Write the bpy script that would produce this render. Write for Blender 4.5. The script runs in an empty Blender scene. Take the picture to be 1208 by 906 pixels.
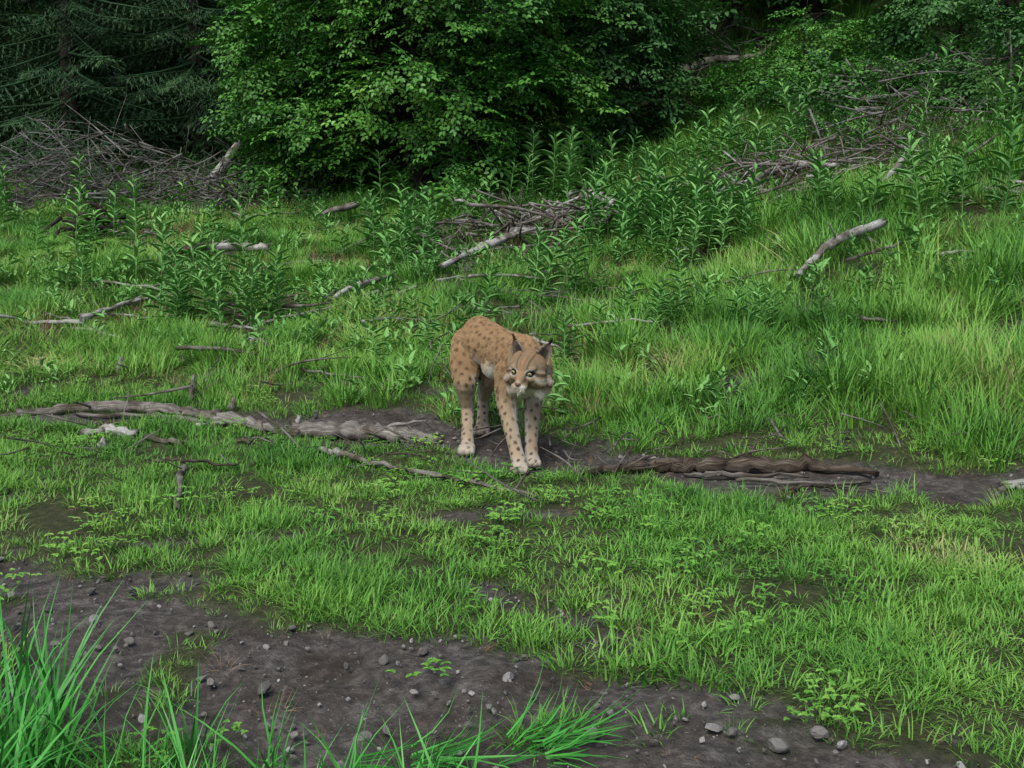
import bpy, math, numpy as np, bmesh
from mathutils import Vector, Matrix
R=np.random.RandomState(11)
SC=bpy.context.scene
TB=np.random.RandomState(3).rand(256,256)
def vn(x,y,s=0):
    x=np.asarray(x,float)+s*17.3; y=np.asarray(y,float)+s*9.1
    xi=np.floor(x).astype(int); yi=np.floor(y).astype(int)
    fx=x-xi; fy=y-yi; fx=fx*fx*(3-2*fx); fy=fy*fy*(3-2*fy)
    a=TB[xi%256,yi%256];b=TB[(xi+1)%256,yi%256];c=TB[xi%256,(yi+1)%256];d=TB[(xi+1)%256,(yi+1)%256]
    return (a*(1-fx)+b*fx)*(1-fy)+(c*(1-fx)+d*fx)*fy-.5
def ss(a,b,x):
    t=np.clip((x-a)/(b-a),0,1); return t*t*(3-2*t)
def toe(x): return 5.3-.45*np.clip(x,-2.2,2.5)
def H(x,y):
    x=np.asarray(x,float);y=np.asarray(y,float)
    d=y-toe(x); d=np.minimum(d,45)
    s=.155+.09*ss(0,5,x)
    h=s*.5*(d+np.sqrt(d*d+.2))
    up=ss(.2,2.2,d)
    h=h+up*(.16*vn(x/1.7,y/1.7,1)+.08*vn(x/.7,y/.7,2))+.03*vn(x/.9,y/.9,3)+.02*vn(x/.35,y/.35,4)
    h=h+.27*np.clip(y-15.5,0,25)+.12*np.clip(x-3,0,8)*ss(7,14,y)
    return h
def dirt(x,y):
    x=np.asarray(x,float);y=np.asarray(y,float)
    yc=np.interp(x,[-4,-1.85,-.7,.05,1.06,2.06,5],[6.1,5.88,5.55,5.12,4.55,4.36,4.2])
    hw=np.interp(x,[-4,-2.5,-1.2,-.4,.3,1,2,4],[.0,.10,.20,.34,.24,.26,.2,.12])
    n=vn(x/.28,y/.22,5)+.6*vn(x/.1,y/.1,6)
    m1=1-ss(.75,1.25,np.abs(y-yc)/(hw+.01)+n*.9)
    ye=2.82-.45*(x+.1)+.34*vn(x/.35,y/.3,7)+.20*vn(x/.12,y/.12,8)
    yl=np.interp(x,[-2,-1,-.4,0,.5,3],[2.8,2.34,2.08,1.9,1.4,.2])+.25*vn(x/.2,y/.2,9)
    m2=ss(-.05,.07,ye-y)*ss(-.05,.08,y-yl)
    g=vn(x/.22,y/.18,10)+.5*vn(x/.08,y/.08,11)
    m2=m2*(1-ss(.27,.40,g+.13*ss(.2,1.2,x)))
    up=ss(.5,1.5,y-toe(x))
    q=vn(x/.6,y/.6,12)+.5*vn(x/.2,y/.2,13)
    m3=up*ss(.27,.42,q)*.9
    q2=vn(x/.4,y/.3,14)+.5*vn(x/.12,y/.1,15)+.12*ss(.9,.2,y-ye)
    m4=(1-up)*ss(.29,.42,q2)*.85
    return np.clip(np.maximum.reduce([m1,m2,m3,m4]),0,1)
def link(o,parent=None):
    SC.collection.objects.link(o)
    if parent: o.parent=parent
    return o
def empty(name):
    o=bpy.data.objects.new(name,None); o.empty_display_size=.1; return link(o)
def npmesh(name,V,F,mats=(),smooth=False,attrs=None):
    V=np.asarray(V,np.float32); me=bpy.data.meshes.new(name)
    if isinstance(F,np.ndarray): k=F.shape[1]; tot=np.full(len(F),k); flat=F.ravel()
    else: tot=np.array([len(f) for f in F]); flat=np.concatenate([np.asarray(f) for f in F])
    me.vertices.add(len(V)); me.vertices.foreach_set('co',V.ravel()); me.loops.add(len(flat)); me.loops.foreach_set('vertex_index',flat.astype(np.int32))
    me.polygons.add(len(tot)); st=np.concatenate([[0],np.cumsum(tot)[:-1]])
    me.polygons.foreach_set('loop_start',st.astype(np.int32)); me.polygons.foreach_set('loop_total',tot.astype(np.int32))
    me.update(calc_edges=True); me.validate()
    if smooth: me.polygons.foreach_set('use_smooth',np.ones(len(me.polygons),bool))
    for m in mats: me.materials.append(m)
    for an,av in (attrs or {}).items():
        av=np.asarray(av,np.float32)
        if av.ndim==1: a=me.attributes.new(an,'FLOAT','POINT'); a.data.foreach_set('value',av)
        else:
            a=me.attributes.new(an,'FLOAT_COLOR','POINT'); c=np.ones((len(av),4),np.float32); c[:,:3]=av; a.data.foreach_set('color',c.ravel())
    return me
class MB:
    def __init__(s): s.V=[];s.F=[];s.A=[];s.B=[];s.n=0
    def add(s,v,f,a=None,b=None):
        v=np.asarray(v,float); s.V.append(v); s.F+= [tuple(i+s.n for i in q) for q in f]
        s.A.append(np.full(len(v),0.) if a is None else (np.full(len(v),float(a)) if np.isscalar(a) else np.asarray(a,float)))
        s.B.append(np.full(len(v),0.) if b is None else (np.full(len(v),float(b)) if np.isscalar(b) else np.asarray(b,float)))
        s.n+=len(v)
    def mesh(s,name,mats,smooth=False,an='rnd',bn='len'):
        return npmesh(name,np.concatenate(s.V),s.F,mats,smooth,{an:np.concatenate(s.A),bn:np.concatenate(s.B)})
def nt(name):
    m=bpy.data.materials.new(name); m.use_nodes=True; t=m.node_tree; t.nodes.clear(); return m,t
def N(t,ty,**k):
    n=t.nodes.new(ty)
    for a,b in k.items():
        if a.startswith('i_'): n.inputs[int(a[2:])].default_value=b
        else: setattr(n,a,b)
    return n
def L(t,a,b): t.links.new(a,b)
def ramp(t,fac,stops):
    r=N(t,'ShaderNodeValToRGB'); e=r.color_ramp.elements
    e[0].position=stops[0][0]; e[0].color=(*stops[0][1],1)
    e[1].position=stops[-1][0]; e[1].color=(*stops[-1][1],1)
    for p,c in stops[1:-1]:
        q=e.new(p); q.color=(*c,1)
    L(t,fac,r.inputs[0]); return r
def mixc(t,fac,a,b,mode='MIX'):
    m=N(t,'ShaderNodeMix',data_type='RGBA',blend_type=mode)
    for s,v in ((0,fac),(6,a),(7,b)):
        if isinstance(v,bpy.types.NodeSocket): L(t,v,m.inputs[s])
        elif isinstance(v,tuple): m.inputs[s].default_value=(*v,1)
        else: m.inputs[s].default_value=v
    return m.outputs[2]
def mathn(t,op,a,b=0,c=0):
    m=N(t,'ShaderNodeMath',operation=op)
    for i,v in enumerate((a,b,c)):
        if isinstance(v,bpy.types.NodeSocket): L(t,v,m.inputs[i])
        else: m.inputs[i].default_value=v
    return m.outputs[0]
def foliage_mat(name,stops,rough=.55,patch=1.2,spec=.25,w=(.4,.3,.4)):
    m,t=nt(name)
    g=N(t,'ShaderNodeNewGeometry'); oi=N(t,'ShaderNodeObjectInfo')
    no=N(t,'ShaderNodeTexNoise'); no.inputs['Scale'].default_value=patch; no.inputs['Detail'].default_value=3
    L(t,g.outputs['Position'],no.inputs['Vector'])
    at=N(t,'ShaderNodeAttribute',attribute_name='rnd')
    pn=mathn(t,'MULTIPLY_ADD',no.outputs[0],3.0,-1.0)
    s=mathn(t,'ADD',mathn(t,'MULTIPLY',at.outputs['Fac'],w[0]),mathn(t,'MULTIPLY',oi.outputs['Random'],w[1]))
    s=mathn(t,'ADD',s,mathn(t,'MULTIPLY',pn,w[2]))
    c=ramp(t,s,stops).outputs[0]
    b=N(t,'ShaderNodeBsdfPrincipled'); b.inputs['Roughness'].default_value=rough; b.inputs['Specular IOR Level'].default_value=spec
    L(t,c,b.inputs['Base Color'])
    o=N(t,'ShaderNodeOutputMaterial'); L(t,b.outputs[0],o.inputs[0]); return m
GRASS=foliage_mat('grass_blade',[(.0,(.030,.10,.020)),(.30,(.068,.205,.033)),(.60,(.130,.32,.047)),(.90,(.215,.40,.075)),(1.0,(.36,.34,.16))],.5,.9,.2,(.4,.25,.5))
GRASSF=foliage_mat('grass_blade_fresh',[(.0,(.025,.15,.028)),(.5,(.055,.29,.045)),(1.0,(.11,.40,.07))],.4,3)
STRAW=foliage_mat('dry_grass',[(.0,(.17,.09,.05)),(.5,(.26,.16,.09)),(1.0,(.38,.31,.19))],.6,2)
HERB=foliage_mat('herb_leaf',[(.0,(.065,.20,.050)),(.5,(.14,.33,.088)),(1.0,(.25,.46,.15))],.55,1,.15)
LEAF=foliage_mat('beech_leaf',[(.0,(.018,.075,.016)),(.4,(.044,.155,.025)),(.75,(.088,.25,.036)),(1.0,(.16,.36,.055))],.45,.7,.3)
LEAFD=foliage_mat('understory_leaf_shaded',[(.0,(.018,.06,.018)),(.5,(.045,.135,.034)),(1.0,(.10,.24,.055))],.5,.5)  # darker leaf green: forest shade at depth is put into the colour
SPR=foliage_mat('spruce_needle',[(.0,(.016,.045,.022)),(.5,(.034,.085,.035)),(1.0,(.06,.13,.045))],.6,.8)
def wood_mat(name,c1,c2,c3,scale=1.0,bump=.6):
    m,t=nt(name)
    u=N(t,'ShaderNodeAttribute',attribute_name='rnd'); l=N(t,'ShaderNodeAttribute',attribute_name='len')
    cb=N(t,'ShaderNodeCombineXYZ')
    ang=mathn(t,'MULTIPLY',u.outputs['Fac'],6.28318)
    L(t,mathn(t,'MULTIPLY',mathn(t,'COSINE',ang),2.2*scale),cb.inputs[0]); L(t,mathn(t,'MULTIPLY',mathn(t,'SINE',ang),2.2*scale),cb.inputs[1])
    L(t,mathn(t,'MULTIPLY',l.outputs['Fac'],2.5*scale),cb.inputs[2])
    n=N(t,'ShaderNodeTexNoise'); n.inputs['Scale'].default_value=3; n.inputs['Detail'].default_value=8; n.inputs['Roughness'].default_value=.7
    L(t,cb.outputs[0],n.inputs['Vector'])
    g=N(t,'ShaderNodeNewGeometry'); n2=N(t,'ShaderNodeTexNoise'); n2.inputs['Scale'].default_value=9; n2.inputs['Detail'].default_value=6
    L(t,g.outputs['Position'],n2.inputs['Vector'])
    c=ramp(t,n.outputs[0],[(.32,c1),(.5,c2),(.68,c3)]).outputs[0]
    f=ramp(t,n2.outputs[0],[(.44,(0,0,0)),(.58,(1,1,1))]).outputs[0]
    c=mixc(t,f,c,mixc(t,1.0,c,(.40,.36,.31),'MULTIPLY'))
    b=N(t,'ShaderNodeBsdfPrincipled'); b.inputs['Roughness'].default_value=.85; b.inputs['Specular IOR Level'].default_value=.2
    L(t,c,b.inputs['Base Color'])
    bp=N(t,'ShaderNodeBump'); bp.inputs['Strength'].default_value=bump; bp.inputs['Distance'].default_value=.01
    L(t,n.outputs[0],bp.inputs['Height']); L(t,bp.outputs[0],b.inputs['Normal'])
    o=N(t,'ShaderNodeOutputMaterial'); L(t,b.outputs[0],o.inputs[0]); return m
WOODG=wood_mat('weathered_wood',(.05,.044,.038),(.18,.165,.145),(.38,.36,.33))
WOODB=wood_mat('rotten_wood',(.02,.014,.010),(.085,.066,.050),(.26,.22,.18))
WOODS=wood_mat('silver_wood',(.12,.115,.105),(.36,.35,.33),(.62,.61,.58))
BARK=wood_mat('bark',(.015,.012,.01),(.04,.034,.028),(.08,.07,.06))
TWIG=wood_mat('dead_twig',(.08,.078,.075),(.19,.185,.175),(.34,.33,.32))
def tube(mb,pts,rad,seg=12,rough=.12,wig=.0,sub=6,seed=0,cap=True):
    rr=np.random.RandomState(seed); pts=np.asarray(pts,float); rad=np.asarray(rad,float)
    n=len(pts); k=max(2,(n-1)*sub+1); tt=np.linspace(0,n-1,k)
    ext=np.vstack([2*pts[0]-pts[1],pts,2*pts[-1]-pts[-2]])
    i=np.minimum(tt.astype(int),n-2); f=(tt-i)[:,None]
    p0,p1,p2,p3=ext[i],ext[i+1],ext[i+2],ext[i+3]
    Pn=.5*((2*p1)+(-p0+p2)*f+(2*p0-5*p1+4*p2-p3)*f**2+(-p0+3*p1-3*p2+p3)*f**3)
    r=np.interp(tt,np.arange(n),rad)
    if wig: 
        w=rr.randn(k,3)*wig; w[0]=0; Pn=Pn+w
    T=np.gradient(Pn,axis=0); T/=np.linalg.norm(T,axis=1)[:,None]+1e-9
    up=np.array([0,0,1.]) if abs(T[:,2]).mean()<.8 else np.array([1.,0,0])
    A=np.cross(T,up); A/=np.linalg.norm(A,axis=1)[:,None]+1e-9; B=np.cross(A,T)
    an=np.arange(seg)/seg*2*np.pi
    ridge=1+rough*rr.randn(seg)*.7
    rad2=r[:,None]*(ridge[None]+rough*rr.randn(k,seg)*.6)*(1+rough*.6*rr.randn(k))[:,None]
    V=Pn[:,None]+rad2[...,None]*(np.cos(an)[None,:,None]*A[:,None]+np.sin(an)[None,:,None]*B[:,None])
    ln=np.concatenate([[0],np.cumsum(np.linalg.norm(np.diff(Pn,axis=0),axis=1))])
    if cap:
        V[0]-=T[0]*r[0]*rr.rand(seg)[:,None]*1.6; V[-1]+=T[-1]*r[-1]*rr.rand(seg)[:,None]*1.6
    V=V.reshape(-1,3)
    F=[(a*seg+j,a*seg+(j+1)%seg,(a+1)*seg+(j+1)%seg,(a+1)*seg+j) for a in range(k-1) for j in range(seg)]
    u=np.abs(np.tile(an/(2*np.pi),k)); l=np.repeat(ln,seg)+seed*.37
    if cap:
        c0=len(V); V=np.vstack([V,Pn[0],Pn[-1]]); u=np.append(u,[.5,.5]); l=np.append(l,[0,0])
        F+=[(c0,(j+1)%seg,j) for j in range(seg)]+[(c0+1,(k-1)*seg+j,(k-1)*seg+(j+1)%seg) for j in range(seg)]
    mb.add(V,F,u,l)
    return Pn
# ---------- ground
def ground():
    xs=np.concatenate([-np.geomspace(7,300,40)[::-1][:-1],np.linspace(-7,7,301),np.geomspace(7,300,40)[1:]])
    ys=np.concatenate([-np.geomspace(1,300,30)[::-1],np.linspace(-.9,7,260),np.linspace(7.05,20,150),np.geomspace(20.3,400,60)])
    X,Y=np.meshgrid(xs,ys);Z=H(X,Y); D=dirt(X,Y)
    Z=Z-.012*D+.028*D*(vn(X/.11,Y/.11,20)+.6*vn(X/.05,Y/.05,21))
    n=len(xs);m=len(ys); I=np.arange(n*m).reshape(m,n)
    F=np.stack([I[:-1,:-1],I[:-1,1:],I[1:,1:],I[1:,:-1]],-1).reshape(-1,4)
    mt,t=nt('forest_soil')
    g=N(t,'ShaderNodeNewGeometry')
    def noi(s,d=8,r=.6):
        q=N(t,'ShaderNodeTexNoise'); q.inputs['Scale'].default_value=s; q.inputs['Detail'].default_value=d; q.inputs['Roughness'].default_value=r
        L(t,g.outputs['Position'],q.inputs['Vector']); return q.outputs[0]
    a=N(t,'ShaderNodeAttribute',attribute_name='dirt')
    n1=noi(24,8,.7); n2=noi(3.,5); n3=noi(90,4)
    soil=ramp(t,n1,[(.3,(.026,.023,.020)),(.5,(.075,.067,.060)),(.70,(.18,.166,.153))]).outputs[0]
    soil=mixc(t,ramp(t,n2,[(.45,(0,0,0)),(.65,(1,1,1))]).outputs[0],soil,mixc(t,1.,soil,(.62,.55,.50),'MULTIPLY'))
    vo=N(t,'ShaderNodeTexVoronoi'); vo.inputs['Scale'].default_value=60; L(t,g.outputs['Position'],vo.inputs['Vector'])
    peb=ramp(t,vo.outputs['Distance'],[(.12,(1,1,1)),(.26,(0,0,0))]).outputs[0]
    sc=N(t,'ShaderNodeSeparateColor'); L(t,vo.outputs['Color'],sc.inputs[0])
    pm=mathn(t,'MULTIPLY',peb,mathn(t,'GREATER_THAN',sc.outputs[0],.66))
    soil=mixc(t,pm,soil,(.17,.16,.15))
    und=ramp(t,n1,[(.3,(.02,.028,.012)),(.55,(.05,.058,.022)),(.75,(.10,.085,.045))]).outputs[0]
    c=mixc(t,a.outputs['Fac'],und,soil)
    b=N(t,'ShaderNodeBsdfPrincipled'); b.inputs['Roughness'].default_value=.9; b.inputs['Specular IOR Level'].default_value=.25
    L(t,c,b.inputs['Base Color'])
    bp=N(t,'ShaderNodeBump'); bp.inputs['Strength'].default_value=1.; bp.inputs['Distance'].default_value=.016
    L(t,mathn(t,'ADD',mathn(t,'ADD',n1,mathn(t,'MULTIPLY',n3,.45)),mathn(t,'MULTIPLY',pm,.4)),bp.inputs['Height']); L(t,bp.outputs[0],b.inputs['Normal'])
    o=N(t,'ShaderNodeOutputMaterial'); L(t,b.outputs[0],o.inputs[0])
    link(bpy.data.objects.new('ground',npmesh('ground',np.stack([X,Y,Z],-1).reshape(-1,3),F,[mt],True,{'dirt':D.ravel()})))
ground()
# ---------- instancing
def source(name,meshes):
    c=bpy.data.collections.new(name)
    for i,m in enumerate(meshes): c.objects.link(bpy.data.objects.new(m.name,m))
    return c
def scatter(name,coll,P,rot,scale,idx,parent=None):
    P=np.asarray(P,np.float32)
    me=bpy.data.meshes.new(name); me.vertices.add(len(P)); me.vertices.foreach_set('co',P.ravel())
    a=me.attributes.new('rot','FLOAT_VECTOR','POINT'); a.data.foreach_set('vector',np.asarray(rot,np.float32).ravel())
    a=me.attributes.new('scl','FLOAT_VECTOR','POINT'); s=np.asarray(scale,np.float32)
    if s.ndim==1: s=np.repeat(s[:,None],3,1)
    a.data.foreach_set('vector',s.ravel())
    a=me.attributes.new('idx','INT','POINT'); a.data.foreach_set('value',np.asarray(idx,np.int32))
    ng=bpy.data.node_groups.new(name+'_gn','GeometryNodeTree')
    ng.interface.new_socket('Geometry',in_out='INPUT',socket_type='NodeSocketGeometry'); ng.interface.new_socket('Geometry',in_out='OUTPUT',socket_type='NodeSocketGeometry')
    gi=ng.nodes.new('NodeGroupInput'); go=ng.nodes.new('NodeGroupOutput')
    ip=ng.nodes.new('GeometryNodeInstanceOnPoints'); ci=ng.nodes.new('GeometryNodeCollectionInfo')
    ci.inputs['Collection'].default_value=coll; ci.inputs['Separate Children'].default_value=True; ci.inputs['Reset Children'].default_value=True
    def na(nm,ty):
        q=ng.nodes.new('GeometryNodeInputNamedAttribute'); q.data_type=ty; q.inputs['Name'].default_value=nm
        return [o for o in q.outputs if o.enabled][0]
    e=ng.nodes.new('FunctionNodeEulerToRotation')
    ng.links.new(na('rot','FLOAT_VECTOR'),e.inputs[0])
    ng.links.new(gi.outputs[0],ip.inputs['Points']); ng.links.new(ci.outputs[0],ip.inputs['Instance'])
    ip.inputs['Pick Instance'].default_value=True
    ng.links.new(na('idx','INT'),ip.inputs['Instance Index'])
    ng.links.new(e.outputs[0],ip.inputs['Rotation']); ng.links.new(na('scl','FLOAT_VECTOR'),ip.inputs['Scale'])
    ng.links.new(ip.outputs[0],go.inputs[0])
    o=bpy.data.objects.new(name,me); md=o.modifiers.new('instances','NODES'); md.node_group=ng
    return link(o,parent)
def blade(mb,b,az,ln,lean,w,r,droop=.6):
    d=np.array([math.cos(az),math.sin(az),0]); s=np.array([-d[1],d[0],0])
    p=np.array(b,float); V=[];a=lean; seg=3
    for i in range(seg+1):
        ww=w*(1-(i/seg)**1.6)*.5
        if i<seg: V+= [p-s*ww,p+s*ww]
        else: V+=[p]
        p=p+(d*math.sin(a)+np.array([0,0,1])*math.cos(a))*ln/seg; a+=droop*R.uniform(.3,1)
    mb.add(V,[(0,1,3,2),(2,3,5,4),(4,5,6)],r)
def tuftin(mb,n,cx,cy,rad,h0,h1,w,lean,droop,rb=0,rw=1.):
    for i in range(n):
        r=rad*math.sqrt(R.rand()); t=R.rand()*6.28; az=t+R.uniform(-1,1)
        blade(mb,(cx+r*math.cos(t),cy+r*math.sin(t),-.01),az,R.uniform(h0,h1),R.uniform(.05,lean),w*R.uniform(.7,1.2),rb+rw*R.rand(),droop)
def tuft(name,n,rad,h0,h1,w,mat,lean=.5,droop=.5):
    mb=MB(); tuftin(mb,n,0,0,rad,h0,h1,w,lean,droop); return mb.mesh(name,[mat])
def patch(name,nt_,nb,rad,tr,h0,h1,w,mat,lean,droop):
    mb=MB()
    for k in range(nt_):
        r=rad*math.sqrt(R.rand()); t=R.rand()*6.28; s=R.uniform(.45,1.3)
        tuftin(mb,nb,r*math.cos(t),r*math.sin(t),tr*R.uniform(.7,1.3),h0*s,h1*s,w*(.6+.4*s),lean,droop,R.uniform(0,.45),.55)
    return mb.mesh(name,[mat])
def leafquad(mb,base,d,up,ln,w,r,fold=.25,curl=.15):
    d=np.array(d,float);d/=np.linalg.norm(d);up=np.array(up,float); s=np.cross(d,up); s/=np.linalg.norm(s)+1e-9; up=np.cross(s,d); b=np.array(base,float)
    V=[b,b+d*ln*.33+s*w*.5+up*w*fold,b+d*ln*.7+s*w*.38+up*(w*fold*.6-curl*ln*.3),b+d*ln-up*curl*ln,b+d*ln*.7-s*w*.38+up*(w*fold*.6-curl*ln*.3),b+d*ln*.33-s*w*.5+up*w*fold]
    mb.add(V,[(0,1,2,3),(0,3,4,5)],r)
short=source('grass_tuft_short',[tuft('short_tuft',26,.05,.025,.08,.0040,GRASS,.95,.55) for _ in range(5)])
shortp=source('grass_patch_short',[patch('short_patch',15,24,.18,.05,.025,.080,.0044,GRASS,1.05,.55) for _ in range(8)])
longp=source('grass_patch_long',[patch('long_patch',12,28,.22,.06,.12,.26,.0060,GRASS,.65,.5) for _ in range(6)])
longt=source('grass_tuft_long',[tuft('long_tuft',34,.07,.12,.26,.0056,GRASS,.6,.5) for _ in range(5)])
fresh=source('grass_tuft_fresh',[tuft('fresh_tuft',9,.05,.20,.46,.010,GRASSF,.5,.4) for _ in range(6)])
dry=source('dry_grass_tuft',[tuft('dry_tuft',22,.07,.08,.24,.0035,STRAW,.9,.6) for _ in range(4)])
def weed(name):
    mb=MB()
    for i in range(12):
        t=R.rand()*6.28; r=.06*math.sqrt(R.rand()); b=np.array([r*math.cos(t),r*math.sin(t),0]); top=b+np.array([R.uniform(-.02,.02),R.uniform(-.02,.02),R.uniform(.02,.05)])
        for k in range(3):
            az=k*2.09+t; leafquad(mb,top,(math.cos(az),math.sin(az),.15),(0,0,1),.014*R.uniform(.7,1.3),.011,R.rand())
    return mb.mesh(name,[GRASS])
clov=source('clover_patch',[weed('clover') for _ in range(4)])
def herb(name,h):
    mb=MB(); bend=R.uniform(-.08,.08,2)
    st=[(bend[0]*(q**2),bend[1]*(q**2),h*q) for q in np.linspace(0,1,5)]
    tube(mb,st,[.006,.005,.004,.004,.002],5,.0,0,2,1,False)
    n=int(22*h/.55)
    for i in range(n):
        q=.12+.88*i/n; az=i*2.4+R.uniform(-.3,.3); el=.35+.5*q+R.uniform(-.2,.2)
        b=(bend[0]*q*q,bend[1]*q*q,h*q); l=(.15 if q<.8 else .15-.08*(q-.8)/.2)*R.uniform(.75,1.15)
        leafquad(mb,b,(math.cos(az)*math.cos(el),math.sin(az)*math.cos(el),math.sin(el)),(0,0,1),l,l*.24,R.rand(),.2,.25)
    return mb.mesh(name,[HERB])
herbs=source('tall_herb_plants',[herb('tall_herb_plant',h) for h in (.4,.5,.6,.7,.55)])
def lowherb(name):
    mb=MB()
    for i in range(24):
        az=R.rand()*6.28; el=R.uniform(.2,1.2); b=(R.uniform(-.06,.06),R.uniform(-.06,.06),R.uniform(0,.16)); l=R.uniform(.03,.08)
        leafquad(mb,b,(math.cos(az)*math.cos(el),math.sin(az)*math.cos(el),math.sin(el)),(0,0,1),l,l*.34,R.rand(),.15,.3)
    return mb.mesh(name,[HERB])
lowh=source('low_herb_plants',[lowherb('low_herb_plant') for _ in range(4)])
def spray(name,mat,L0=.5,leaf=.07):
    mb=MB()
    tube(mb,[(0,0,0),(0,L0*.5,.01),(0,L0,-.05)],[.005,.003,.001],4,0,0,2,1,False)
    def leaves(p0,p1,k):
        p0=np.array(p0);p1=np.array(p1);d=(p1-p0)/np.linalg.norm(p1-p0)
        for i in range(k):
            q=(i+.6)/k; s=1 if i%2 else -1; sd=np.array([d[1],-d[0],0])*s
            dd=d*.6+sd*.8+R.uniform(-.35,.35,3); 
            leafquad(mb,p0+(p1-p0)*q,dd,np.array([R.uniform(-.5,.5),R.uniform(-.5,.5),1]),leaf*R.uniform(.7,1.2),leaf*.62,R.rand(),.12,.2)
        leafquad(mb,p1,d,(0,0,1),leaf,leaf*.6,R.rand())
    leaves((0,L0*.3,0),(0,L0,-.05),8)
    for i,q in enumerate((.25,.4,.55,.7)):
        s=1 if i%2 else -1; a=np.array([0,L0*q,.0]); e=a+np.array([s*L0*.38*(1.1-q*.6),L0*.25,R.uniform(-.06,.03)])
        leaves(a,e,5)
    return mb.mesh(name,[mat])
sprB=source('leafy_twigs',[spray('leafy_twig',LEAF,.5,.065) for _ in range(6)])
sprD=source('dark_leafy_twigs',[spray('dark_leafy_twig',LEAFD,.6,.075) for _ in range(5)])
def sprucebr(name):
    mb=MB(); tube(mb,[(0,0,0),(0,.5,-.03),(0,1,-.02)],[.014,.008,.002],4,0,0,2,1,False)
    for i in range(24):
        q=.08+.9*i/24; s=1 if i%2 else -1; ln=.34*(1.05-q)+.06
        a=np.array([0,q,-.03]); e=a+np.array([s*ln*.8,ln*.5,-ln*.45+R.uniform(-.04,.04)])
        for k in range(16):
            f=k/16; p=a+(e-a)*f; d=(e-a)/np.linalg.norm(e-a)+R.uniform(-1,1,3)*.8; d/=np.linalg.norm(d)
            w=np.cross(d,[0,0,1])*.006
            mb.add([p-w,p+w,p+d*.045],[(0,1,2)],R.rand())
    return mb.mesh(name,[SPR])
sprS=source('spruce_boughs',[sprucebr('spruce_bough') for _ in range(3)])

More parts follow.
